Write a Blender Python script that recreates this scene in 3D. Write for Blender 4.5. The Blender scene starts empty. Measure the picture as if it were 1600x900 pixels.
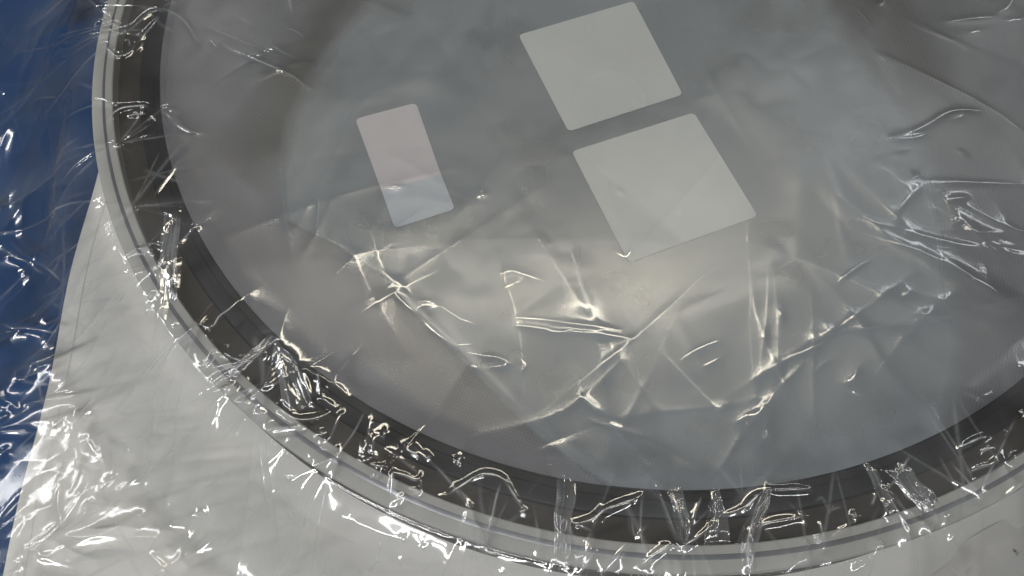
import bpy, bmesh, math, random
import numpy as np
from mathutils import Matrix, Vector

# ------------------------------------------------------------------ scene, camera, light
S = bpy.context.scene
C = S.collection
S.render.engine = 'CYCLES'
S.cycles.use_denoising = True
S.cycles.use_adaptive_sampling = True
S.cycles.adaptive_threshold = 0.02
S.cycles.max_bounces = 6
S.cycles.transparent_max_bounces = 24
S.cycles.glossy_bounces = 3
S.cycles.diffuse_bounces = 2
S.cycles.caustics_reflective = False
S.cycles.caustics_refractive = False
S.view_settings.view_transform = 'Standard'
S.view_settings.look = 'None'
S.view_settings.gamma = 1
S.view_settings.exposure = 0.18
S.view_settings.use_curve_mapping = False

cam_d = bpy.data.cameras.new('camera')
cam = bpy.data.objects.new('camera', cam_d); C.objects.link(cam)
cam_d.sensor_width = 36.0
cam_d.lens = 36.0 * 1289.19 / 1600.0
cam_d.clip_start = 0.01; cam_d.clip_end = 50
# columns: camera right, camera up, camera back, expressed in the world
right = Vector((0.99998609, 0.00229687, -0.00474804))
up = Vector((0.0, 0.90020129, 0.43547404))
back = Vector((0.00527442, -0.43546798, 0.90018877))
m = Matrix((right, up, back)).transposed().to_4x4()
m.translation = Vector((-0.09365636, -0.45346618, 0.46466308))
cam.matrix_world = m
S.camera = cam

W = bpy.data.worlds.new('World'); S.world = W; W.use_nodes = True
W.node_tree.nodes['Background'].inputs[0].default_value = (0.93, 0.97, 1.0, 1)
W.node_tree.nodes['Background'].inputs[1].default_value = 0.115

def strip_lamp(loc, length, width, rz, watts, col):
    """an overhead strip lamp, shining straight down"""
    d = bpy.data.lights.new('tube_and_fill_lamp', 'AREA'); d.shape = 'RECTANGLE'
    d.size = length; d.size_y = width; d.energy = watts; d.color = col
    o = bpy.data.objects.new('tube_and_fill_lamp', d); C.objects.link(o)
    o.location = loc; o.rotation_euler = (0, 0, rz)
    return o
WARM = (1.0, 0.93, 0.78); NEUT = (0.985, 0.995, 1.0); COOL = (0.93, 0.97, 1.0)
R = math.radians
LAMPS = [  # first three tubes read off the highlights, the rest added for glints and brightness
    ((0.0, 0.85, 2.2), 1.7, 0.12, R(4), 11, (1.0, 0.92, 0.74)),
    ((1.50, 1.50, 2.2), 1.2, 0.06, R(4), 3.5, COOL),
    ((-1.70, 0.20, 2.2), 1.2, 0.06, R(4), 5, NEUT),
    ((-1.70, -1.80, 2.2), 1.2, 0.08, R(4), 30, NEUT),  # added to brighten the white sheet, placed outside the film's mirror view
    ((0.45, -0.85, 2.2), 1.2, 0.06, R(4), 7, NEUT),
    ((-1.90, 2.90, 2.2), 1.2, 0.06, R(4), 6, NEUT),
    ((-0.70, -1.45, 2.2), 1.2, 0.06, R(4), 15, NEUT),
    ((-2.9, 0.60, 2.2), 1.2, 0.06, R(4), 10, NEUT),
    ((2.6, 0.20, 2.2), 1.2, 0.06, R(4), 4, NEUT),
    ((0.3, 3.2, 2.2), 1.2, 0.06, R(4), 6, COOL),
]
for L in LAMPS: strip_lamp(*L)

# ------------------------------------------------------------------ helpers
rng = np.random.default_rng(11)
random.seed(5)

def ss(a, b, x):
    t = np.clip((x - a) / (b - a), 0, 1); return t * t * (3 - 2 * t)

def vnoise(x, y, scale, seed):
    """smooth value noise in -1..1, features about `scale` metres"""
    g = np.random.default_rng(seed).uniform(-1, 1, (256, 256))
    ca, sa = math.cos(seed * 1.7), math.sin(seed * 1.7)
    u = (x * ca - y * sa) / scale + 77.3; v = (x * sa + y * ca) / scale + 91.7
    i = np.floor(u).astype(int); j = np.floor(v).astype(int)
    fu = u - i; fv = v - j
    fu = fu * fu * fu * (fu * (fu * 6 - 15) + 10); fv = fv * fv * fv * (fv * (fv * 6 - 15) + 10)
    i &= 255; j &= 255; i1 = (i + 1) & 255; j1 = (j + 1) & 255
    return ((g[i, j] * (1 - fu) + g[i1, j] * fu) * (1 - fv) + (g[i, j1] * (1 - fu) + g[i1, j1] * fu) * fv)

def facet(x, y, scale, seed, warp=.32):
    """crumple of flat facets meeting in straight folds, -1..1; also returns the distance to the nearest fold"""
    g = np.random.default_rng(seed).uniform(-1, 1, (256, 256))
    ca, sa = math.cos(seed * 1.3), math.sin(seed * 1.3)
    u = (x * ca - y * sa) / scale + 51.3; v = (x * sa + y * ca) / scale + 63.7
    wu = warp * vnoise(u, v, 1.6, seed + 1); wv = warp * vnoise(u, v, 1.6, seed + 2)
    u = u + wu; v = v + wv
    i = np.floor(u).astype(int); j = np.floor(v).astype(int); fu = u - i; fv = v - j
    i &= 255; j &= 255; i1 = (i + 1) & 255; j1 = (j + 1) & 255
    h = np.where(fu > fv, g[i, j] + fu * (g[i1, j] - g[i, j]) + fv * (g[i1, j1] - g[i1, j]), g[i, j] + fv * (g[i, j1] - g[i, j]) + fu * (g[i1, j1] - g[i, j1]))
    d = np.minimum(np.minimum(np.minimum(fu, 1 - fu), np.minimum(fv, 1 - fv)), np.abs(fu - fv) * .707) * scale
    return h, d

def grid_mesh(name, X, Y, Z, mat, keep=None, smooth=True, cover=None, glint=None, rough=None):
    """one mesh from 2-D arrays of coordinates; faces whose four corners are kept"""
    nx, ny = X.shape
    idx = np.arange(nx * ny).reshape(nx, ny)
    q = np.stack([idx[:-1, :-1], idx[1:, :-1], idx[1:, 1:], idx[:-1, 1:]], -1).reshape(-1, 4)
    if keep is not None:
        k = keep.reshape(-1); q = q[k[q].all(1)]
    me = bpy.data.meshes.new(name)
    me.vertices.add(nx * ny)
    me.vertices.foreach_set('co', np.stack([X, Y, Z], -1).astype(np.float32).ravel())
    me.loops.add(q.size); me.loops.foreach_set('vertex_index', q.astype(np.int32).ravel())
    me.polygons.add(len(q)); me.polygons.foreach_set('loop_start', (np.arange(len(q)) * 4).astype(np.int32))
    me.update(calc_edges=True)
    if smooth: me.polygons.foreach_set('use_smooth', np.ones(len(q), bool))
    me.materials.append(mat)
    if cover is not None:
        me.attributes.new('cover', 'FLOAT', 'POINT').data.foreach_set('value', cover.astype(np.float32).ravel())
    if glint is not None:
        me.attributes.new('glint', 'FLOAT', 'POINT').data.foreach_set('value', glint.astype(np.float32).ravel())
    if rough is not None:
        me.attributes.new('rough', 'FLOAT', 'POINT').data.foreach_set('value', rough.astype(np.float32).ravel())
    return me

def obj(name, me, parent=None):
    o = bpy.data.objects.new(name, me); C.objects.link(o)
    if parent is not None: o.parent = parent
    return o

def tag(o, label=None, cat=None, group=None, kind=None):
    if label: o['label'] = label
    if cat: o['category'] = cat
    if group: o['group'] = group
    if kind: o['kind'] = kind
    return o

def lathe(name, prof, mat, parent=None, seg=720, smooth_ang=30):
    """closed ring turned about the z axis from an open profile of (radius, height)"""
    bm = bmesh.new()
    rings = []
    for k in range(seg):
        a = 2 * math.pi * k / seg; c, s = math.cos(a), math.sin(a)
        rings.append([bm.verts.new((r * c, r * s, z)) for r, z in prof])
    n = len(prof)
    for k in range(seg):
        A = rings[k]; B = rings[(k + 1) % seg]
        for i in range(n - 1):
            bm.faces.new((A[i], B[i], B[i + 1], A[i + 1]))
    bmesh.ops.recalc_face_normals(bm, faces=bm.faces)
    me = bpy.data.meshes.new(name); bm.to_mesh(me); bm.free()
    me.materials.append(mat)
    me.polygons.foreach_set('use_smooth', np.ones(len(me.polygons), bool))
    me.set_sharp_from_angle(angle=R(smooth_ang))
    return obj(name, me, parent)

# ------------------------------------------------------------------ materials
def mat_new(name):
    M = bpy.data.materials.new(name); M.use_nodes = True
    nt = M.node_tree; nt.nodes.clear()
    out = nt.nodes.new('ShaderNodeOutputMaterial')
    return M, nt, out
def N(nt, t, **kw):
    n = nt.nodes.new('ShaderNode' + t)
    for k, v in kw.items():
        if k in n.inputs.keys() or isinstance(k, int): n.inputs[k].default_value = v
        else: setattr(n, k, v)
    return n
def ramp(nt, src, lo, hi, a=0.0, b=1.0):
    r = nt.nodes.new('ShaderNodeMapRange')
    r.inputs[1].default_value = lo; r.inputs[2].default_value = hi
    r.inputs[3].default_value = a; r.inputs[4].default_value = b
    nt.links.new(src, r.inputs[0]); return r.outputs[0]
def coords(nt, scale=(1, 1, 1), rot=(0, 0, 0)):
    t = nt.nodes.new('ShaderNodeTexCoord'); mp = nt.nodes.new('ShaderNodeMapping')
    mp.inputs['Scale'].default_value = scale; mp.inputs['Rotation'].default_value = rot
    nt.links.new(t.outputs['Object'], mp.inputs[0]); return mp.outputs[0]
def noise(nt, vec, scale, detail=4, rough=.55, dist=0):
    n = nt.nodes.new('ShaderNodeTexNoise'); nt.links.new(vec, n.inputs['Vector'])
    n.inputs['Scale'].default_value = scale; n.inputs['Detail'].default_value = detail
    n.inputs['Roughness'].default_value = rough; n.inputs['Distortion'].default_value = dist
    return n.outputs[0]
def mixcol(nt, fac, a, b):
    x = nt.nodes.new('ShaderNodeMix'); x.data_type = 'RGBA'
    nt.links.new(fac, x.inputs[0]); x.inputs[6].default_value = (*a, 1); x.inputs[7].default_value = (*b, 1)
    return x.outputs[2]

def principled(name, a, b, nscale=20, rough=(.4, .55), metallic=0.0, spec=.5, bump=0.0, bscale=200, stretch=(1, 1, 1)):
    M, nt, out = mat_new(name)
    p = nt.nodes.new('ShaderNodeBsdfPrincipled')
    v = coords(nt, stretch)
    f = noise(nt, v, nscale, 6)
    nt.links.new(mixcol(nt, ramp(nt, f, .3, .7), a, b), p.inputs['Base Color'])
    nt.links.new(ramp(nt, noise(nt, v, nscale * 2.3, 5), .3, .7, *rough), p.inputs['Roughness'])
    p.inputs['Metallic'].default_value = metallic; p.inputs['Specular IOR Level'].default_value = spec
    if bump:
        bp = nt.nodes.new('ShaderNodeBump'); bp.inputs['Strength'].default_value = bump; bp.inputs['Distance'].default_value = .001
        nt.links.new(noise(nt, v, bscale, 4), bp.inputs['Height']); nt.links.new(bp.outputs[0], p.inputs['Normal'])
    nt.links.new(p.outputs[0], out.inputs[0])
    return M

def clear_film(name, haze_lo, haze_hi, rough=.06, gain=1.6):
    """thin clear film: sharp reflection by Fresnel, the rest passes, a little milky scatter"""
    M, nt, out = mat_new(name)
    tr = N(nt, 'BsdfTransparent'); tr.inputs[0].default_value = (.985, .985, .985, 1)
    gl = N(nt, 'BsdfGlossy'); gl.inputs['Roughness'].default_value = rough
    fr = N(nt, 'Fresnel'); fr.inputs[0].default_value = 1.5
    mu = N(nt, 'Math', operation='MULTIPLY', use_clamp=True); mu.inputs[1].default_value = gain
    nt.links.new(fr.outputs[0], mu.inputs[0])
    cr = N(nt, 'Attribute'); cr.attribute_name = 'glint'      # paints glint lines on sharp folds: extra reflection and pale scatter
    ad = N(nt, 'Math', operation='MULTIPLY_ADD', use_clamp=True); ad.inputs[1].default_value = .42
    nt.links.new(cr.outputs['Fac'], ad.inputs[0]); nt.links.new(mu.outputs[0], ad.inputs[2])
    ra = N(nt, 'Attribute'); ra.attribute_name = 'rough'      # where the film clings to the frosted layer its sheen spreads
    rm = N(nt, 'Mix', data_type='FLOAT'); rm.inputs[3].default_value = .2
    nt.links.new(cr.outputs['Fac'], rm.inputs[0]); nt.links.new(ra.outputs['Fac'], rm.inputs[2]); nt.links.new(rm.outputs[0], gl.inputs['Roughness'])
    m1 = N(nt, 'MixShader'); nt.links.new(ad.outputs[0], m1.inputs[0]); nt.links.new(tr.outputs[0], m1.inputs[1]); nt.links.new(gl.outputs[0], m1.inputs[2])
    df = N(nt, 'BsdfDiffuse'); df.inputs[0].default_value = (.82, .84, .86, 1)
    tl = N(nt, 'BsdfTranslucent'); tl.inputs[0].default_value = (.82, .84, .86, 1)
    m2 = N(nt, 'MixShader'); m2.inputs[0].default_value = .4
    nt.links.new(df.outputs[0], m2.inputs[1]); nt.links.new(tl.outputs[0], m2.inputs[2])
    at = N(nt, 'Attribute'); at.attribute_name = 'cover'
    h = ramp(nt, at.outputs['Fac'], 0, 1, haze_lo, haze_hi)
    hc = N(nt, 'Math', operation='MULTIPLY_ADD', use_clamp=True); hc.inputs[1].default_value = .30
    nt.links.new(cr.outputs['Fac'], hc.inputs[0]); nt.links.new(h, hc.inputs[2]); h = hc.outputs[0]
    m3 = N(nt, 'MixShader'); nt.links.new(h, m3.inputs[0]); nt.links.new(m1.outputs[0], m3.inputs[1]); nt.links.new(m2.outputs[0], m3.inputs[2])
    nt.links.new(m3.outputs[0], out.inputs[0])
    return M

def milky_film(name, col, op_lo, op_hi, rough=.28, gloss=.6, rot=.5):
    """frosted polythene: part of the light scatters on it, part passes"""
    M, nt, out = mat_new(name)
    p = nt.nodes.new('ShaderNodeBsdfPrincipled')
    p.inputs['Base Color'].default_value = (*col, 1)
    p.inputs['Roughness'].default_value = rough; p.inputs['Specular IOR Level'].default_value = gloss
    tr = N(nt, 'BsdfTransparent')
    at = N(nt, 'Attribute'); at.attribute_name = 'cover'
    op = ramp(nt, at.outputs['Fac'], 0, 1, op_lo, op_hi)
    mx = N(nt, 'MixShader'); nt.links.new(op, mx.inputs[0]); nt.links.new(tr.outputs[0], mx.inputs[1]); nt.links.new(p.outputs[0], mx.inputs[2])
    nt.links.new(mx.outputs[0], out.inputs[0])
    return M

def screen_mat():
    """dark woven screen: fine dots, too small to build wire by wire"""
    M, nt, out = mat_new('dark_woven_screen')
    p = nt.nodes.new('ShaderNodeBsdfPrincipled')
    v = coords(nt, (1, 1, 1), (0, 0, R(22)))
    w1 = N(nt, 'TexWave', wave_type='BANDS', bands_direction='X'); w1.inputs['Scale'].default_value = 150
    w2 = N(nt, 'TexWave', wave_type='BANDS', bands_direction='Y'); w2.inputs['Scale'].default_value = 150
    nt.links.new(v, w1.inputs[0]); nt.links.new(v, w2.inputs[0])
    mu = N(nt, 'Math', operation='MULTIPLY'); nt.links.new(w1.outputs[1], mu.inputs[0]); nt.links.new(w2.outputs[1], mu.inputs[1])
    nt.links.new(mixcol(nt, mu.outputs[0], (.075, .075, .07), (.018, .018, .018)), p.inputs['Base Color'])
    p.inputs['Roughness'].default_value = .6
    nt.links.new(p.outputs[0], out.inputs[0])
    return M

M_blue = principled('blue_coated_table', (.006, .050, .165), (.009, .058, .185), 8, (.45, .6), spec=.12, bump=.1, bscale=120)
M_sheet = principled('white_polythene_sheet', (.78, .765, .715), (.84, .82, .775), 7, (.42, .56), spec=.4, bump=.1, bscale=90)
M_paper = principled('white_wrapping_paper', (.80, .775, .73), (.84, .82, .78), 12, (.5, .6), bump=.15, bscale=160)
M_rim = principled('satin_aluminium', (.42, .42, .405), (.48, .475, .455), 30, (.4, .5), metallic=0, bump=.05, bscale=500)
M_groove = principled('turned_aluminium_groove', (.26, .27, .29), (.32, .32, .33), 60, (.34, .42), metallic=.6)
M_band = principled('dark_brown_metal', (.026, .020, .014), (.040, .031, .022), 25, (.34, .46), spec=.25, bump=.06, bscale=160)
M_band2 = principled('dark_polished_shoulder', (.009, .0085, .008), (.014, .013, .012), 25, (.28, .38), spec=.25)
M_screen = screen_mat()
M_milk_a = milky_film('frosted_film_single', (.39, .41, .455), 0, .42, .24, .7)
M_milk_b = milky_film('frosted_film_double', (.405, .455, .495), 0, .54, .19, .9)
M_milk_c = milky_film('frosted_film_fold', (.45, .42, .46), 0, .15, .34, .5)
M_film = clear_film('clear_film', .006, .085, .05, 1.9)
M_pleat = clear_film('clear_film_pleat', .02, .16, .08, 1.9)
M_lab = principled('blank_sticker_paper', (.60, .63, .63), (.64, .67, .665), 30, (.45, .6), bump=.05, bscale=300)
M_lab_pink = principled('sticker_paper_pinkish', (.64, .61, .645), (.67, .635, .665), 30, (.45, .6))
M_lab_blue = principled('sticker_paper_bluish', (.54, .59, .66), (.57, .62, .68), 30, (.45, .6))
M_ink = principled('grey_ink', (.03, .03, .035), (.05, .05, .05), 50)

# ------------------------------------------------------------------ the setting
TABLE_Z = -0.047
bm = bmesh.new()
bmesh.ops.create_grid(bm, x_segments=2, y_segments=2, size=1.6)
me = bpy.data.meshes.new('table_surface'); bm.to_mesh(me); bm.free(); me.materials.append(M_blue)
o = obj('table_surface', me); o.location = (0, 0, TABLE_Z); tag(o, kind='structure')

# the white sheet under the ring: its left edge runs straight, its surface is softly rumpled
def sheet_height(x, y):
    return (.0008 * (vnoise(x, y, .06, 1) + .6 * np.abs(vnoise(x, y, .035, 2)) + .35 * np.abs(vnoise(x, y, .018, 3))) + .0022)
gx = np.linspace(0, 1, 420); gy = np.linspace(0, 1, 300)
U, V = np.meshgrid(gx, gy, indexing='ij')
Yg = -.75 + .70 * V
xl = -.4035 + .0075 * ss(-.12, -.42, Yg) + .0012 * np.sin(Yg * 40) 
Xg = xl + (1.05) * U
sheet = obj('white_sheet', grid_mesh('white_sheet', Xg, Yg, TABLE_Z + sheet_height(Xg, Yg) * ss(0, .02, U) + .0006, M_sheet))
tag(sheet, 'white plastic sheet with a straight left edge lying on the blue surface under the ring', 'sheet')

gx = np.linspace(0, 1, 8)
U, V = np.meshgrid(gx, gy, indexing='ij')
Yh = -.75 + .70 * V
xl = -.4035 + .0075 * ss(-.12, -.42, Yh) + .0012 * np.sin(Yh * 40) 
Xh = xl - .0006 + U * (.0125 + .0012 * vnoise(Yh, Yh * 0, .05, 15))
obj('hem', grid_mesh('hem', Xh, Yh, TABLE_Z + sheet_height(Xh, Yh) * ss(0, .021, Xh - xl) + .0009, M_sheet), sheet)

# the paper flap in the lower right corner
pe = np.array([(.120, -.43), (.1471, -.3955), (.1592, -.3877), (.1733, -.3748), (.1841, -.3689), (.1969, -.363), (.207, -.3604), (.30, -.335)])
gx = np.linspace(.12, .30, 120); gy = np.linspace(0, 1, 60)
U, V = np.meshgrid(gx, gy, indexing='ij')
top = np.interp(U, pe[:, 0], pe[:, 1])
Yp = top - V * .16
Zp = -.0425 + .0012 * np.abs(vnoise(U, Yp, .03, 21)) + .001 * vnoise(U, Yp, .02, 22) - .0018 * (1 - ss(0, .10, V))
pap = obj('paper_flap', grid_mesh('paper_flap', U, Yp, Zp, M_paper))
tag(pap, 'creased white paper flap below the rim in the lower right corner', 'paper')
bm = bmesh.new()
for (x0, y0, x1, y1) in ((.1988, -.3795, .1998, -.3822), (.1984, -.3812, .2006, -.3806), (.2003, -.3826, .2011, -.3817), (.1990, -.3829, .1999, -.3834)):
    d = Vector((x1 - x0, y1 - y0, 0)).normalized(); nn = Vector((-d.y, d.x, 0)) * .00018
    a, b = Vector((x0, y0, -.0402)), Vector((x1, y1, -.0402))
    vs = [bm.verts.new(a - nn), bm.verts.new(b - nn), bm.verts.new(b + nn), bm.verts.new(a + nn)]
    bm.faces.new(vs)
me = bpy.data.meshes.new('pen_mark'); bm.to_mesh(me); bm.free(); me.materials.append(M_ink)
obj('pen_mark', me, pap)

# ------------------------------------------------------------------ the ring
ring = bpy.data.objects.new('ring_frame', None); C.objects.link(ring); ring.location = (0, 0, 0)
tag(ring, 'large round frame with pale metal rim and recessed dark inner band, sealed in clear film', 'ring')
lathe('rim', [(.3847, -.004), (.3847, .0054), (.3853, .006), (.3896, .006)], M_rim, ring)
lathe('rim_groove', [(.3896, .006), (.3899, .0058), (.3920, .0043), (.3924, .0042)], M_groove, ring)
lathe('rim_outer_step', [(.3924, .0042), (.3990, .0042), (.3997, .0036), (.3998, .0030), (.3998, -.0015)], M_rim, ring)
lathe('outer_wall', [(.3982, -.0016), (.3975, -.004), (.3975, -.030), (.3988, -.034), (.3988, -.0455)], M_band, ring)
lathe('dark_band', [(.3847, -.0041), (.3840, -.0043), (.3702, -.0043), (.3698, -.0040)], M_band, ring)
lathe('band_shoulder', [(.3698, -.0040), (.3690, -.0026), (.3684, -.0024), (.3600, -.0024), (.3590, -.0016), (.3550, -.0016), (.3546, -.0022), (.3546, -.014)], M_band2, ring)
lathe('mesh_screen', [(.3546, -.0125), (.25, -.0125), (.12, -.0125), (.002, -.0125)], M_screen, ring, seg=180)

# ------------------------------------------------------------------ the frosted film filling the ring
cover = bpy.data.objects.new('frosted_film_cover', None); C.objects.link(cover)
tag(cover, 'milky frosted plastic film stretched flat across the inside of the ring', 'film')
def soft(x, y):
    """slack of the frosted film, metres"""
    r = np.hypot(x, y)
    h = .0011 * vnoise(x, y, .085, 31) + .0006 * vnoise(x, y, .04, 32) + .00035 * np.abs(vnoise(x, y, .022, 33))
    # pressed flat under the stickers
    flat = np.maximum(np.maximum(ss(.095, .066, np.hypot(x + .033, y + .050)), ss(.095, .066, np.hypot(x - .0036, y + .152))), ss(.075, .050, np.hypot(x + .169, y + .1355)))
    return h * (1 - .75 * ss(.30, .353, r)) * (1 - flat)
def film_disc(name, z0, mat, extra, cover_fn, rmax=.3542):
    g = np.linspace(-rmax, rmax, 330)
    r1 = np.linspace(.0005, rmax, 240); a1 = np.linspace(0, 2 * math.pi, 721)
    RR, AA = np.meshgrid(r1, a1, indexing='ij')
    X, Y = RR * np.cos(AA), RR * np.sin(AA)
    Z = z0 + soft(X, Y) + extra(X, Y)
    cv = cover_fn(X, Y)
    cloud = vnoise(X, Y * 1.8, .07, 35) * .5 + vnoise(X, Y * 1.8, .03, 36) * .3 + vnoise(X * 1.4, Y, .012, 37) * .2
    cv = cv * np.clip(1 + .52 * cloud, 0, 1.4)
    me = grid_mesh(name, X, Y, Z, mat, keep=cv > .004, cover=cv)
    return obj(name, me, cover)
def cover_a(x, y):
    # where the film is drawn thin, at upper left and upper right, the dark screen shows through
    l = np.exp(-((x + .245 - .25 * (y + .05)) / .028) ** 2) * ss(-.19, -.08, y)
    r = np.exp(-((x - .196 + .45 * (y + .04)) / .036) ** 2) * ss(-.15, -.05, y)
    return 1 - .9 * l - .92 * r
film_disc('film_sheet', -.0002, M_milk_a, lambda x, y: 0 * x, cover_a)
# the fold that doubles the film over the middle, open at upper left and upper right
LB = np.array([(-.15, .20), (-.2103, .0124), (-.2365, -.0373), (-.2475, -.0638), (-.2567, -.1003), (-.2566, -.1427), (-.2468, -.18), (-.2115, -.199), (-.1812, -.2197), (-.1595, -.2462), (-.1269, -.2798), (-.0851, -.3228), (-.0599, -.3413), (-.03, -.36)])
RB = np.array([(.06, .20), (.1481, .0115), (.1576, -.029), (.1744, -.0731), (.1897, -.1063), (.1936, -.138), (.192, -.19), (.188, -.25), (.165, -.32), (.15, -.36)])
def side(P, x, y):
    """signed distance in x from a polyline given top to bottom"""
    q = P[np.argsort(P[:, 1])]
    return x - np.interp(y, q[:, 1], q[:, 0])
def cover_b(x, y):
    return np.clip(side(LB, x, y) / (.005 + .012 * ss(-.2, -.1, y)), 0, 1) * ss(0, .02, -side(RB, x, y))
film_disc('film_fold', .0006, M_milk_b, lambda x, y:  .0004 * np.exp(-((side(LB, x, y) - .007) / .005) ** 2), cover_b)
LC = np.array([(-.22, .20), (-.2634, .0125), (-.2754, -.0251), (-.2868, -.0608), (-.2872, -.0893), (-.2708, -.1271), (-.2602, -.1579), (-.254, -.182), (-.2175, -.201), (-.1872, -.2217), (-.1655, -.2482), (-.1329, -.2818), (-.0880, -.3238), (-.0599, -.3413), (-.03, -.36)])  # the gap left beside the middle fold stands in for its edge's shadow
film_disc('film_edge_fold', .0002, M_milk_c, lambda x, y: .0003 * vnoise(x, y, .06, 51), lambda x, y: np.clip(-side(LC, x, y) / (.005 + .018 * ss(-.20, -.12, y)), 0, 1))
LR = np.array([(.17, .2), (.225, .03), (.24, -.03), (.245, -.07), (.225, -.11), (.22, -.15), (.30, -.21), (.36, -.25)])
film_disc('film_edge_fold', .0002, M_milk_c, lambda x, y: .0003 * vnoise(x, y, .06, 52), lambda x, y: .15 * ss(0, .025, side(LR, x, y)))

# ------------------------------------------------------------------ stickers
def sticker_mesh(name, poly, mat, rad=.004, th=.00014, round_ids=(0, 1, 2, 3)):
    """rounded-corner label with a real thickness, lying on the frosted film"""
    pts = []
    n = len(poly); P = [Vector((a, b, 0)) for a, b in poly]
    for i in range(n):
        p = P[i]; a = (P[i - 1] - p).normalized(); b = (P[(i + 1) % n] - p).normalized()
        if i in round_ids:
            A, B = p + a * rad, p + b * rad
            for k in range(7):
                t = k / 6; pts.append(A * (1 - t) ** 2 + p * 2 * t * (1 - t) + B * t * t)
        else: pts.append(p)
    bm = bmesh.new()
    f = bm.faces.new([bm.verts.new(q) for q in pts])
    if f.normal.z < 0 or f.calc_area() and sum((pts[i].x * pts[(i + 1) % len(pts)].y - pts[(i + 1) % len(pts)].x * pts[i].y) for i in range(len(pts))) < 0: f.normal_flip()
    g = bmesh.ops.extrude_face_region(bm, geom=[f])
    for v in g['geom']:
        if isinstance(v, bmesh.types.BMVert): v.co.z += th
    bmesh.ops.recalc_face_normals(bm, faces=bm.faces)
    me = bpy.data.meshes.new(name); bm.to_mesh(me); bm.free(); me.materials.append(mat)
    return me
ST_Z = .0008
def sticker(poly, label):
    c = Vector((sum(p[0] for p in poly) / 4, sum(p[1] for p in poly) / 4, ST_Z))
    o = obj('sticker', sticker_mesh('sticker', [(a - c.x, b - c.y) for a, b in poly], M_lab)); o.location = c
    return tag(o, label, 'sticker', 'blank stickers on the frosted film')
sticker([(-.0922, -.023), (-.0057, .0100), (.0235, -.0779), (-.0579, -.1097)], 'upper of the two large blank white square stickers on the frosted film')
sticker([(-.0562, -.1262), (.0297, -.0935), (.0635, -.1771), (-.0226, -.2114)], 'lower of the two large blank white square stickers, nearest the film centre')
sm = bpy.data.objects.new('sticker', None); C.objects.link(sm); sm.location = (-.169, -.1355, ST_Z)
tag(sm, 'small narrow blank sticker with a pinkish upper part and a bluish foot', 'sticker', 'blank stickers on the frosted film')
rel = lambda L: [(a + .169, b + .1355) for a, b in L]
obj('upper_field', sticker_mesh('upper_field', rel([(-.2055, -.0987), (-.1640, -.0849), (-.1441, -.1447), (-.1831, -.1573)]), M_lab_pink, round_ids=(0, 1)), sm)
obj('lower_field', sticker_mesh('lower_field', rel([(-.1831, -.1573), (-.1441, -.1447), (-.1338, -.1717), (-.1724, -.1861)]), M_lab_blue, round_ids=(2, 3)), sm)

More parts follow.
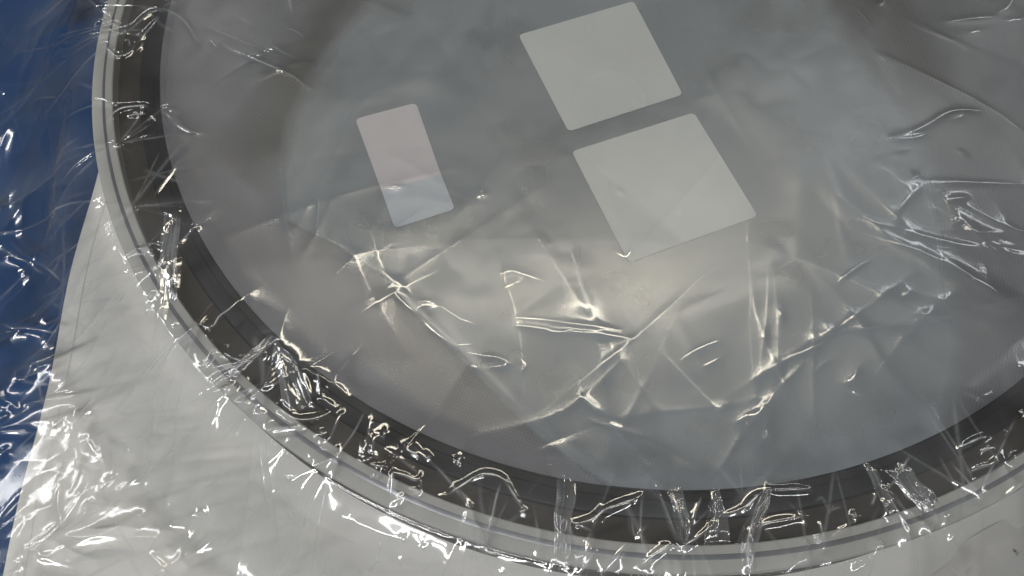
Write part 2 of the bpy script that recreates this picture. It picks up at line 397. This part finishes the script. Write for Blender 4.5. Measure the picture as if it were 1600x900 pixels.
CREASES = """s -4527,-1764 -4470,-1825 -4400,-1870 -4316,-1901 -4218,-1974 -4110,-2043
m -4477,-1734 -4350,-1841 -4063,-2030 -3888,-2181
s -4364,-2360 -4276,-2402 -4180,-2411 -4069,-2429 -3934,-2466
f -4106,-2191 -3909,-2317 -3719,-2448 -3538,-2572 -3396,-2669
s -4063,-2781 -4052,-2698 -4043,-2667 -3964,-2632 -3896,-2604 -3757,-2549
m -4153,-2707 -4119,-2772 -4063,-2781
s -4239,-2815 -4187,-2888 -4153,-2922
m -4024,-2934 -3888,-2909 -3591,-2861
s -4110,-2930 -4063,-2985
s -4176,-3047 -4124,-3014
s -4156,-3121 -4058,-3113 -3935,-3125
m -4110,-3290 -4086,-3230
s -3982,-3644 -3934,-3580 -3894,-3511
w -4928,-297 -4689,-49 -4145,-88
w -4830,89 -4556,156 -4051,-2
w -4748,-956 -4495,-666 -4105,-679
m -4505,-634 -4079,-780
w -4771,-869 -4521,-818 -4040,-939
w -4267,-898 -3965,-1280 -3834,-1679 -3749,-1871
w -4630,265 -4779,89 -4862,-170
w -4612,-1452 -4375,-1378 -3888,-1532
m -4886,-452 -4818,-483
s -4003,-244 -4007,-183 -3979,-141 -3933,-135
s -4047,-272 -3993,-287 -3964,-269
s -3969,-227 -3900,-202 -3849,-181
s -3908,-378 -3858,-437 -3795,-490 -3740,-484 -3693,-431 -3673,-380
s -3659,-361 -3608,-257 -3562,-140
s -3774,-313 -3718,-215 -3638,-93 -3541,-56 -3431,-93 -3333,-192 -3261,-308 -3192,-386
d -3769,-337 -3734,-339 -3715,-391
d -3661,-439 -3636,-412 -3619,-362
s -3737,-1042 -3691,-982 -3642,-955 -3561,-941 -3490,-935 -3452,-976
s -3609,-1014 -3547,-1008 -3481,-1001
d -3456,-1044 -3411,-1034
s -3367,-970 -3286,-1052 -3195,-1117 -3111,-1149
d -3350,-943 -3300,-976
f -3000,-87 -2893,-174 -2763,-303 -2630,-429 -2386,-547
d -3156,-326 -3088,-399
s -3069,-345 -2992,-423 -2903,-458 -2779,-523 -2706,-559 -2608,-605 -2501,-663 -2401,-749
w -2714,-564 -2656,-663
m -2621,-200 -2537,-237 -2469,-298
m -2633,95 -2588,-82
w -2346,-623 -2318,-548 -2240,-400 -2137,-250 -2028,-145 -1914,-96
s -3377,-2086 -3340,-2054 -3288,-2049 -3244,-2017 -3187,-2028 -3166,-2056
d -3243,-2060 -3214,-2106
d -3021,-1916 -2978,-1889
m -3197,-1829 -3187,-1975 -3151,-2093 -3135,-2279 -3091,-2453
m -3094,-1945 -3067,-2182 -3051,-2320
s -3186,-2452 -3190,-2505
d -3186,-2367 -3170,-2345 -3140,-2358
d -3110,-2453 -3106,-2538 -3112,-2578
d -2997,-2538 -3000,-2589
m -3083,-2517 -3036,-2601 -2998,-2643
m -2909,-2664 -2866,-2622
s -2796,-2576 -2761,-2583 -2735,-2521 -2692,-2483 -2660,-2446 -2639,-2414
d -2795,-2585 -2774,-2619
s -2775,-2827 -2763,-2786 -2745,-2733 -2719,-2753 -2729,-2806 -2760,-2847
s -2677,-2760 -2632,-2784 -2585,-2799 -2554,-2810
s -2711,-2847 -2642,-2830 -2552,-2819
s -2765,-3027 -2711,-3006 -2659,-2985 -2595,-2965
s -2712,-2938 -2652,-2890 -2582,-2857 -2486,-2770 -2440,-2752
m -2553,-2815 -2509,-2746 -2451,-2705
m -2374,-2668 -2374,-2817 -2370,-2941
s -2360,-2711 -2299,-2898 -2253,-3039 -2220,-3117
m -2339,-2752 -2253,-2834 -2232,-2875
m -2330,-2739 -2279,-2780 -2243,-2825
s -2191,-2874 -2152,-2975 -2120,-3055
m -2183,-2853 -2096,-2892 -1976,-2963 -1914,-3022
m -2230,-2998 -2192,-3057 -2180,-3096 -2146,-3076
s -2288,-3099 -2208,-3156 -2142,-3162 -2082,-3153 -2013,-3124
s -2345,-3221 -2237,-3214 -2137,-3201
m -2055,-3219 -2031,-3268
s -2003,-3298 -1975,-3229 -1955,-3150 -1939,-3130
d -2060,-3034 -1988,-3088
m -1771,-3166 -1778,-3282 -1789,-3358
m -1735,-3243 -1748,-3339
d -1683,-3223 -1688,-3281
d -2552,-3054 -2514,-3062 -2475,-3077
d -2423,-3131 -2380,-3127
s -3693,-3047 -3626,-2966 -3511,-2903 -3348,-2860
m -3824,-3088 -3778,-3026 -3740,-2984
f -3708,-3067 -3696,-3169 -3716,-3368
m -3655,-3210 -3603,-3348 -3615,-3465
d -3585,-3169 -3527,-3249
f -3418,-3173 -3388,-3309 -3387,-3387 -3396,-3453
s -3418,-3173 -3323,-3207 -3302,-3238 -3318,-3266
d -3363,-3040 -3301,-3041 -3260,-3051
s -3689,-3446 -3670,-3560 -3629,-3665
f -3756,-3783 -3700,-3747 -3623,-3673 -3584,-3598 -3548,-3503
m -3746,-3819 -3705,-3776 -3648,-3728
s -3534,-3647 -3494,-3572 -3473,-3545
m -3436,-3484 -3390,-3426 -3340,-3387
s -3322,-3476 -3235,-3415 -3084,-3346 -2936,-3263 -2745,-3156
f -3036,-3317 -2886,-3236 -2767,-3137
f -3063,-2911 -3117,-3003 -3099,-3117 -3252,-3189
m -3099,-3117 -3145,-3236
f -3098,-3107 -2924,-3067 -2750,-3011
f -3523,-3051 -3326,-3003 -3090,-2974
m -3844,-3962 -3828,-3909 -3813,-3866
d -3800,-3944 -3808,-3873
m -3057,-3847 -2989,-3908 -2933,-3950
s -2983,-3672 -2938,-3655 -2857,-3633 -2779,-3651
s -2778,-3577 -2761,-3612 -2740,-3640
w -2857,-3623 -2814,-3635
s -2635,-3392 -2671,-3456 -2746,-3490
s -2268,-3498 -2221,-3488 -2183,-3503 -2206,-3515
f -2494,-3426 -2414,-3496 -2294,-3569 -2177,-3640 -2026,-3742 -1876,-3806 -1766,-3847
m -1918,-3679 -1855,-3710
m -1811,-3725 -1691,-3773 -1584,-3813
m -1677,-3820 -1682,-3872 -1714,-3932
s -1745,-3970 -1702,-3926 -1677,-3921
d -1808,-3953 -1772,-3985
d -1578,-3900 -1551,-3962
d -1443,-3842 -1435,-3879
d -1559,-3808 -1531,-3827
m -1035,-3997 -994,-3982
m -1200,-3835 -1055,-3910
s -1619,-3623 -1621,-3539 -1617,-3459
s -1616,-3467 -1547,-3484 -1493,-3509 -1469,-3494
s -1468,-3501 -1459,-3545 -1482,-3567 -1524,-3560
s -1619,-3626 -1544,-3588
s -1755,-3414 -1711,-3431 -1658,-3431
d -1785,-3403 -1737,-3380
m -1746,-3320 -1731,-3365 -1700,-3394
m -1684,-3334 -1609,-3374 -1534,-3429 -1477,-3472
w -1628,-3363 -1605,-3385
s -1562,-3324 -1521,-3354 -1480,-3376
d -1430,-3364 -1418,-3397
s -1250,-3369 -1260,-3403 -1273,-3418
s -1354,-3594 -1312,-3586 -1254,-3546 -1192,-3505 -1139,-3475 -1086,-3471 -1032,-3485 -996,-3514 -961,-3568 -918,-3639 -884,-3692 -856,-3713
s -1025,-3526 -1048,-3605 -1065,-3693 -1081,-3752 -1108,-3805 -1114,-3855
d -891,-3699 -918,-3668
m -845,-3639 -832,-3709 -822,-3812 -851,-3894
m -648,-3743 -640,-3794 -606,-3825
s -614,-3742 -526,-3718 -442,-3661 -309,-3618 -246,-3586
m -312,-3654 -312,-3748 -296,-3803 -232,-3748
s -169,-3549 -135,-3635 -108,-3723 -79,-3809 -63,-3853
m -149,-3600 -112,-3758 -76,-3843
s -78,-3600 -38,-3747 -27,-3768
m -47,-3635 -6,-3740 -35,-3843
s -43,-3850 19,-3819 75,-3782 134,-3730
d 113,-3785 144,-3757
s -275,-3942 -211,-3903 -121,-3850 -93,-3843
s -474,-3997 -434,-3943 -380,-3884 -333,-3844
s -622,-4003 -574,-3962 -509,-3864
m -535,-3848 -604,-3943
m -245,-3564 -269,-3775 -246,-3910 -233,-3974
m 173,-3698 245,-3677 301,-3656
s 301,-3656 361,-3607 389,-3582
s 357,-3781 372,-3757 409,-3737 481,-3723 562,-3709 628,-3692
s 451,-3549 509,-3557 598,-3553 685,-3557
s 444,-3549 384,-3617 345,-3705 305,-3809 285,-3876 287,-3941 304,-3999
m 315,-3792 312,-3876 318,-3909
s 704,-3723 703,-3782 710,-3836
d 657,-3806 686,-3833
m 550,-3625 592,-3681 631,-3747
m 697,-3618 736,-3600 758,-3661 805,-3654 841,-3647
m 998,-3409 1020,-3464 1035,-3523 1039,-3548
d 1034,-3573 998,-3637
s 1058,-3602 1063,-3655 1064,-3708
m 1081,-3549 1131,-3585 1165,-3656 1219,-3687
m 1198,-3425 1260,-3485 1314,-3543 1332,-3568
s 1097,-3454 1151,-3502 1192,-3549 1247,-3603 1303,-3650 1330,-3701
s 1245,-3728 1283,-3775 1304,-3834
d 867,-3682 897,-3703
d 897,-3672 903,-3707
s 821,-4003 885,-3965 948,-3927
d 989,-3842 1029,-3884
f 528,-3957 676,-3875 834,-3758 935,-3690
s 1589,-3302 1649,-3277 1720,-3251
m 1518,-3343 1566,-3321 1617,-3314
s 1645,-3352 1723,-3323 1752,-3320
s 1552,-3469 1601,-3444 1695,-3416 1757,-3384
m 1804,-3377 1828,-3344 1846,-3340
d 1947,-3107 1972,-3139
s 1670,-3639 1733,-3598 1797,-3552 1862,-3507
s 1371,-3855 1411,-3807 1439,-3758
m 1371,-3657 1376,-3725 1376,-3758
m 1434,-3991 1489,-3959 1523,-3912
s 1744,21 1780,34 1818,84
m 1568,-10 1612,-104 1643,-190
s 2224,-142 2393,-118 2576,-100
s 2620,-56 2688,-13 2755,82
d 2356,-253 2396,-241 2437,-229
w 2147,-319 2188,-259
m 2645,-143 2790,-125
w 1513,85 1581,-196 1664,-496 1726,-755 1804,-923
b 1609,-1171 1667,-1160 1786,-1112 1885,-1059 2012,-978 2106,-951 2237,-956
b 1611,-1181 1705,-1187 1819,-1160
d 2068,-1021 2132,-994
w 1437,-1348 1503,-1450 1577,-1501
b 1681,-1511 1727,-1471
b 1541,-1747 1605,-1675 1701,-1576
f 1741,-1526 1909,-1531 2159,-1542 2406,-1562
m 1866,-1685 1927,-1670 2006,-1655
m -1766,-2212 -1715,-2257 -1640,-2310 -1577,-2367
s -1676,-2367 -1612,-2441 -1563,-2484
s -1540,-2476 -1521,-2450 -1475,-2441 -1415,-2454
s -1531,-2415 -1456,-2415 -1355,-2476 -1275,-2531 -1197,-2561
s -1493,-2552 -1408,-2636 -1328,-2690
m -1316,-2707 -1201,-2694
s -1227,-2748 -1154,-2764 -1058,-2776 -1001,-2801 -989,-2821 -1057,-2837 -1114,-2845
d -1202,-2829 -1160,-2849
s -924,-2518 -788,-2527 -613,-2552 -458,-2573 -304,-2594
s -944,-2573 -788,-2586 -711,-2611 -634,-2611 -614,-2598 -595,-2611 -460,-2619 -345,-2636 -261,-2648
b -1036,-2221 -964,-2194 -884,-2221 -784,-2257
m -1011,-2323 -964,-2293 -904,-2261
w -727,-2432 -571,-2450 -473,-2450
w -1615,-2039 -1535,-2021 -1475,-1984
w -1851,-1889 -1780,-2007 -1745,-2053
m -2226,-1648 -2215,-1794 -2209,-1936
d -1196,-1648 -1133,-1629
d -1176,-1614 -1151,-1604
m -1966,-1745 -1869,-1913 -1793,-2122 -1715,-2257
d -307,-2053 -244,-2090 -211,-2021
m 1045,-2279 1160,-2190 1272,-2122
m 1457,-2301 1472,-2345 1429,-2380
s 39,-2788 109,-2739 209,-2690 277,-2665
m 156,-2836 265,-2780
m 912,-2539 936,-2581 945,-2623
m 716,-2767 818,-2718 901,-2677
m 806,-2868 868,-2816 933,-2788
b 972,-2939 1021,-2916 1053,-2860
d 999,-2998 1050,-3022
m 186,-3103 262,-3084
m 307,-3179 366,-3141 424,-3122
s 442,-3273 473,-3254 481,-3221
w 811,-3006 866,-3235 903,-3401
s -569,-3007 -523,-3054 -455,-3112
m -519,-3161 -374,-3199 -194,-3255
d -905,-2789 -886,-2829 -906,-2869
w -706,-3274 -655,-3421 -675,-3475
w -126,-3311 -208,-3456 -252,-3564
w 447,-3084 455,-3310 449,-3491"""

# ------------------------------------------------------------------ the clear bag over everything
def base_height(x, y):
    r = np.hypot(x, y)
    z = .0035 + .0040 * ss(.16, .345, r)           # pulled taut from the rim down to the middle
    return z - .0435 * ss(.394, .480, r)

def axis(lo, a, b, hi, fine, coarse):
    return np.concatenate([np.arange(lo, a, coarse), np.arange(a, b, fine), np.arange(b, hi, coarse)])
GX = axis(-.74, -.53, .33, .56, .0006, .004)
GY = axis(-.60, -.415, .065, .40, .0006, .004)
X, Y = np.meshgrid(GX, GY, indexing='ij')
Rr = np.hypot(X, Y)
H = np.zeros_like(X); K = np.zeros_like(X); G = np.zeros_like(X)     # height of the creases, painted glints on their crests, haze of double film
out_m = ss(.402, .43, Rr)                       # outside the ring
in_m = 1 - ss(.335, .352, Rr)                   # over the frosted film
mid_m = np.clip(1 - out_m - in_m, 0, 1)         # over rim and band
blue_m = ss(-.40, -.42, X)
# slack and crumple of the film
ANG = np.arctan2(Y, X); ARC = ANG * .39; RAD = (Rr - .39)
def add_facets(mask, amp, u, v, scale, seed, glint=0.0):
    global H, K
    h, d = facet(u, v, scale, seed)
    H += mask * amp * h
    if glint > 0:
        on = np.clip(vnoise(X, Y, .03, seed + 9) * 2.2 - .3, 0, 1)
        K = np.maximum(K, mask * glint * on * np.exp(-(d / .0007) ** 2))
white_m = out_m * (1 - blue_m)
add_facets(in_m, .0018, X, Y, .10, 61); add_facets(in_m, .0006, X, Y, .045, 62)
add_facets(white_m, .0022, ARC, RAD * .40, .040, 64, .4); add_facets(white_m, .0007, ARC, RAD * .5, .018, 65, .2); add_facets(white_m, .0007, X, Y, .034, 66, .35)
add_facets(out_m * blue_m, .0090, X * .9 + Y * .45, Y * .45 - X * .25, .080, 68, .12); add_facets(out_m * blue_m, .0018, X, Y, .045, 69, .12)
add_facets(mid_m, .0005, ARC, RAD * .4, .030, 71, .3)

HF = H.copy()
def resample(P, n):
    """smooth curve through the points"""
    P = np.asarray(P, float)
    if len(P) > 2:
        t = np.linspace(0, len(P) - 1, n); i = np.clip(t.astype(int), 0, len(P) - 2); f = (t - i)[:, None]
        p0 = P[np.maximum(i - 1, 0)]; p1 = P[i]; p2 = P[i + 1]; p3 = P[np.minimum(i + 2, len(P) - 1)]
        return .5 * (2 * p1 + (p2 - p0) * f + (2 * p0 - 5 * p1 + 4 * p2 - p3) * f ** 2 + (3 * p1 - p0 - 3 * p2 + p3) * f ** 3)
    t = np.linspace(0, 1, n)[:, None]
    return P[0] * (1 - t) + P[1] * t

def crease(P, amp, rho, wl, wr, glint=0.0, veil=0.0, vw=.008):
    """a folded ridge along a curve: rounded tip of radius rho, flanks falling off over wl / wr"""
    global H, K, G
    Q = resample(P, max(3, min(14, 3 * len(P))))
    pad = max(3.2 * max(wl, wr), 2.5 * vw if veil > 0 else 0)
    i0, i1 = np.searchsorted(GX, [Q[:, 0].min() - pad, Q[:, 0].max() + pad])
    j0, j1 = np.searchsorted(GY, [Q[:, 1].min() - pad, Q[:, 1].max() + pad])
    if i1 - i0 < 2 or j1 - j0 < 2: return
    x = X[i0:i1, j0:j1]; y = Y[i0:i1, j0:j1]
    best = np.full(x.shape, 1e9); sd = np.zeros(x.shape); sp = np.zeros(x.shape)
    seg = np.hypot(*(Q[1:] - Q[:-1]).T); cum = np.concatenate([[0], np.cumsum(seg)]); tot = max(cum[-1], 1e-6)
    for k in range(len(Q) - 1):
        ax, ay = Q[k]; dx, dy = Q[k + 1] - Q[k]; l2 = max(dx * dx + dy * dy, 1e-12)
        t = np.clip(((x - ax) * dx + (y - ay) * dy) / l2, 0, 1)
        ex = x - ax - t * dx; ey = y - ay - t * dy
        d = np.sqrt(ex * ex + ey * ey); mk = d < best
        best = np.where(mk, d, best); sd = np.where(mk, dx * ey - dy * ex, sd); sp = np.where(mk, (cum[k] + t * seg[k]) / tot, sp)
    w = np.where(sd > 0, wl, wr)
    prof = np.exp(-(np.sqrt(best ** 2 + rho ** 2) - rho) / w)
    taper = .35 + .65 * np.clip(np.sin(np.pi * np.clip(sp, .02, .98)), 0, 1) ** .6
    H[i0:i1, j0:j1] += amp * prof * taper * ss(pad, pad * .6, best)
    if veil > 0:                                  # the film lies double on one side of the fold
        vpad = ss(pad, pad * .5, best)
        G[i0:i1, j0:j1] += veil * np.exp(-best / vw) * ss(-.0004, .0004, sd / np.maximum(best, 1e-9) * .0004 + np.sign(sd) * best) * np.clip(np.sin(np.pi * np.clip(sp, 0, 1)) * 1.5, 0, 1) * vpad
    if glint > 0:
        broken = np.clip(.75 + .6 * vnoise(sp * tot, sp * 0 + amp * 999, .008, 120), .15, 1.2)
        c = glint * np.exp(-(best / .00055) ** 2) * broken * np.clip(np.sin(np.pi * np.clip(sp, .03, .97)) * 1.6, 0, 1)
        K[i0:i1, j0:j1] = np.maximum(K[i0:i1, j0:j1], c)

KIND = {'s': (.0013, .0008, .0022, .0020), 'm': (.0008, .0007, .0020, .0022), 'f': (.0010, .0007, .0020, .005),
        'w': (.0011, .0060, .0100, .0110), 'd': (.0008, .0007, .0015, .0016), 'b': (.0007, .0010, .0030, .0028)}
VEIL = {'s': .12, 'm': .3, 'f': .5, 'w': .6, 'd': 0, 'b': .4}
GLINT = {'s': 1.0, 'm': .6, 'f': .35, 'w': 0, 'd': .9, 'b': .9}
for line in CREASES.split('\n'):
    k, *p = line.split()
    P = np.array([[float(c) for c in q.split(',')] for q in p]) * 1e-4
    a, rho, wl, wr = KIND[k]
    s = rng.uniform(.85, 1.25)
    if rng.random() < .5: wl, wr = wr, wl
    calm = .42 if np.hypot(*P.mean(0)) < .34 and k != 'b' else 1.0
    crease(P, a * s * calm, rho * rng.uniform(.85, 1.2), wl * rng.uniform(.8, 1.3), wr * rng.uniform(.8, 1.3), GLINT[k], VEIL[k] * rng.uniform(.3, 1.2), rng.uniform(.004, .012))

def rand_crease(cx, cy, ang, length, amp, rho, wl, wr, bend=.05, glint=0.0, veil=0.0, vw=.008):
    n = 4; t = np.linspace(-.5, .5, n)
    off = rng.normal(0, bend, n) * length * .3
    px = cx + np.cos(ang) * t * length - np.sin(ang) * off
    py = cy + np.sin(ang) * t * length + np.cos(ang) * off
    crease(np.stack([px, py], 1), amp, rho, wl, wr, glint, veil, vw)
# short tight creases over rim and band, mostly running outwards
for k in range(24):
    th = rng.uniform(R(165), R(320)); r = rng.uniform(.35, .415)
    cx, cy = r * math.cos(th), r * math.sin(th)
    tight = rng.random()
    rand_crease(cx, cy, th + rng.normal(0, .5), rng.uniform(.012, .045), rng.uniform(.0003, .0009), .0008, rng.uniform(.0015, .003), rng.uniform(.002, .005), glint=max(0, rng.uniform(-.4, .8)))
# crumples over the white sheet
for k in range(70):
    cx, cy = rng.uniform(-.42, .22), rng.uniform(-.42, -.15)
    r = math.hypot(cx, cy)
    if r < .405: continue
    th = math.atan2(cy, cx)
    rand_crease(cx, cy, th + rng.normal(0, .55), rng.uniform(.012, .075), rng.uniform(.0004, .0014), rng.uniform(.0008, .0016), rng.uniform(.002, .004), rng.uniform(.002, .006), glint=max(0, rng.uniform(-.6, .7)))
# taut creases that fan out from where the film is caught on the rim
for th0 in (R(184), R(199), R(207), R(214), R(222), R(231), R(240), R(252), R(262), R(270), R(279), R(287), R(294)):
    r0 = rng.uniform(.372, .392)
    ax, ay = r0 * math.cos(th0), r0 * math.sin(th0)
    for k in range(rng.integers(5, 10)):
        d = th0 + rng.normal(0, .55); ln = rng.uniform(.03, .16)
        if rng.random() < .28: d += math.pi; ln *= .35
        bx, by = ax + math.cos(d) * ln, ay + math.sin(d) * ln
        off = rng.normal(0, .03) * ln
        mx, my = (ax + bx) / 2 - math.sin(d) * off, (ay + by) / 2 + math.cos(d) * off
        crease(np.array([(ax, ay), (mx, my), (bx, by)]), rng.uniform(.0002, .0007), rng.uniform(.0006, .0010), rng.uniform(.0014, .0025), rng.uniform(.002, .005), rng.uniform(.15, .85), rng.uniform(.0, .5), rng.uniform(.003, .010))
# long faint tension lines across the frosted film
for k in range(48):
    th = rng.uniform(R(170), R(330)); r0 = rng.uniform(.30, .352); d = th + math.pi + rng.normal(0, .6); ln = rng.uniform(.05, .18)
    ax, ay = r0 * math.cos(th), r0 * math.sin(th); bx, by = ax + math.cos(d) * ln, ay + math.sin(d) * ln
    off = rng.normal(0, .05) * ln
    crease(np.array([(ax, ay), ((ax + bx) / 2 - math.sin(d) * off, (ay + by) / 2 + math.cos(d) * off), (bx, by)]), rng.uniform(.0002, .0005), .0012, rng.uniform(.002, .005), rng.uniform(.002, .009), rng.uniform(.0, .25), rng.uniform(.2, 1.0), rng.uniform(.005, .02))
# soft doubled folds that pass over the stickers
for cx, cy, an, ln in ((-.05, -.05, 2.5, .13), (.02, -.16, .9, .12), (-.15, -.15, 2.6, .09)):
    rand_crease(cx, cy, an, ln, .0002, .0015, .004, .008, glint=0, veil=rng.uniform(.4, .8), vw=rng.uniform(.008, .016))
# long slack folds over the blue table
for k in range(20):
    cx, cy = rng.uniform(-.53, -.41), rng.uniform(-.40, .06)
    rand_crease(cx, cy, R(38) + rng.normal(0, .35), rng.uniform(.05, .14), rng.uniform(.0005, .0016), rng.uniform(.001, .003), rng.uniform(.003, .008), rng.uniform(.004, .012), glint=max(0, rng.uniform(-.4, .5)), veil=rng.uniform(.5, 1.6), vw=rng.uniform(.006, .02))
# faint long folds and a few nicks over the frosted film
for k in range(24):
    cx, cy = rng.uniform(-.33, .30), rng.uniform(-.34, .05)
    if math.hypot(cx, cy) > .335: continue
    rand_crease(cx, cy, rng.uniform(0, math.pi), rng.uniform(.03, .12), rng.uniform(.0002, .0005), rng.uniform(.001, .003), rng.uniform(.003, .008), rng.uniform(.003, .010))
for k in range(14):
    cx, cy = rng.uniform(-.30, .25), rng.uniform(-.34, -.12)
    if math.hypot(cx, cy) > .335: continue
    rand_crease(cx, cy, rng.uniform(0, math.pi), rng.uniform(.003, .012), rng.uniform(.0002, .0006), .0007, rng.uniform(.0012, .002), rng.uniform(.0012, .002))

Zf = base_height(X, Y) + H
# the film cannot sink into what it covers
floor_z = np.where(Rr < .353, .0030 + .4 * soft(X, Y), np.where(Rr < .402, .0068, TABLE_Z + .0040))
floor_z = np.where(Rr < .384, .0026 + (soft(X, Y) + .0004) * (1 - ss(.335, .353, Rr)), floor_z)
dz = Zf - floor_z
Zf = floor_z + .5 * (dz + np.sqrt(dz * dz + .0006 ** 2))
haze = (.30 + .35 * vnoise(X * .6 + Y * .4, Y * 1.6, .06, 101) + .25 * vnoise(X * .7, Y * 1.5, .025, 102) + .12 * vnoise(X, Y, .010, 103)
        + .45 * np.abs(vnoise(X, Y * 1.3, .07, 104)) + .35 * np.abs(vnoise(X * 1.2, Y, .035, 105)))
haze = haze + .1 * mid_m + in_m * .8 * np.clip(vnoise(X * .5 + Y * .9, (Y * .5 - X * .9) * 2.6, .07, 108) + .5 * vnoise(X * .5 + Y * .9, (Y * .5 - X * .9) * 2.6, .025, 109) - .1, 0, 1)
haze = np.clip(np.clip(haze * .75, 0, 1.2) * (1 - .8 * blue_m) + G * (1 - .6 * blue_m), 0, 2.2)
near = np.clip(1 - K * 3, 0, 1) * (1 - ss(.00025, .0008, np.abs(H - HF)))
ROUGH = .11 - .04 * mid_m + in_m * near * (.21 + .08 * vnoise(X, Y, .05, 106)) 
bag = obj('clear_plastic_bag', grid_mesh('clear_plastic_bag', X, Y, Zf, M_film, cover=haze, glint=K * (1 - .55 * blue_m), rough=np.clip(ROUGH, .08, .5)))
tag(bag, 'crinkled clear plastic film wrapped over the ring, the frosted film and the table', 'bag')

# doubled pleats of the bag that lie flat across the band and the rim
def film_z(x, y):
    i = np.clip(np.searchsorted(GX, x), 0, len(GX) - 1); j = np.clip(np.searchsorted(GY, y), 0, len(GY) - 1)
    return Zf[i, j]
PLEATS = [
    [(-.0724, -.3464), (-.0607, -.3486), (-.0676, -.4022), (-.0770, -.4021)],
    [(-.0121, -.3535), (-.0029, -.3535), (-.0011, -.3870), (-.0072, -.3870)],
    [(.0133, -.3549), (.0187, -.3542), (.0211, -.3843), (.0060, -.3850)],
    [(.0438, -.3542), (.0470, -.3564), (.0278, -.4021), (.0225, -.3843)],
    [(.1122, -.3450), (.1210, -.3407), (.1364, -.3626), (.1259, -.3694)],
    [(-.3214, -.1780), (-.3102, -.1822), (-.3017, -.2409), (-.3114, -.2432)],
    [(-.2409, -.2639), (-.2344, -.2667), (-.2564, -.2926), (-.2643, -.2898)],
    [(-.2378, -.2668), (-.2218, -.2812), (-.2107, -.3095), (-.2288, -.3099)],
    [(.0981, -.3405), (.1025, -.3398), (.1127, -.3673), (.1067, -.3694)],
]
for n, P in enumerate(PLEATS):
    P = np.array(P); nu, nv = 36, 90
    u = np.linspace(0, 1, nu); v = np.linspace(0, 1, nv)
    Uu, Vv = np.meshgrid(u, v, indexing='ij')
    wob = .22 * vnoise(Vv * .1, Vv * 0 + Uu * .02, .03, 80 + n)
    q = ((1 - Uu)[..., None] * ((1 - Vv)[..., None] * P[0] + Vv[..., None] * P[3]) + Uu[..., None] * ((1 - Vv)[..., None] * P[1] + Vv[..., None] * P[2]))
    q = q + wob[..., None] * (P[1] - P[0])
    zz = film_z(q[..., 0], q[..., 1])
    for it in range(3):
        zz[1:-1, 1:-1] = (zz[1:-1, 1:-1] * 2 + zz[:-2, 1:-1] + zz[2:, 1:-1] + zz[1:-1, :-2] + zz[1:-1, 2:]) / 6
    edge = ss(0, .25, Vv) * ss(0, .25, 1 - Vv)
    zz = zz + .0004 + .0010 * edge + .0006 * np.abs(vnoise(Uu * .1, Vv * .012, .012, 90 + n)) + .0012 * edge * (Uu - .5)
    obj('pleat', grid_mesh('pleat', q[..., 0], q[..., 1], zz, M_pleat, rough=np.full_like(zz, .09), cover=edge * np.clip(.5 + .6 * vnoise(Uu * .1, Vv * .02, .012, 110 + n), 0, 1)), bag)
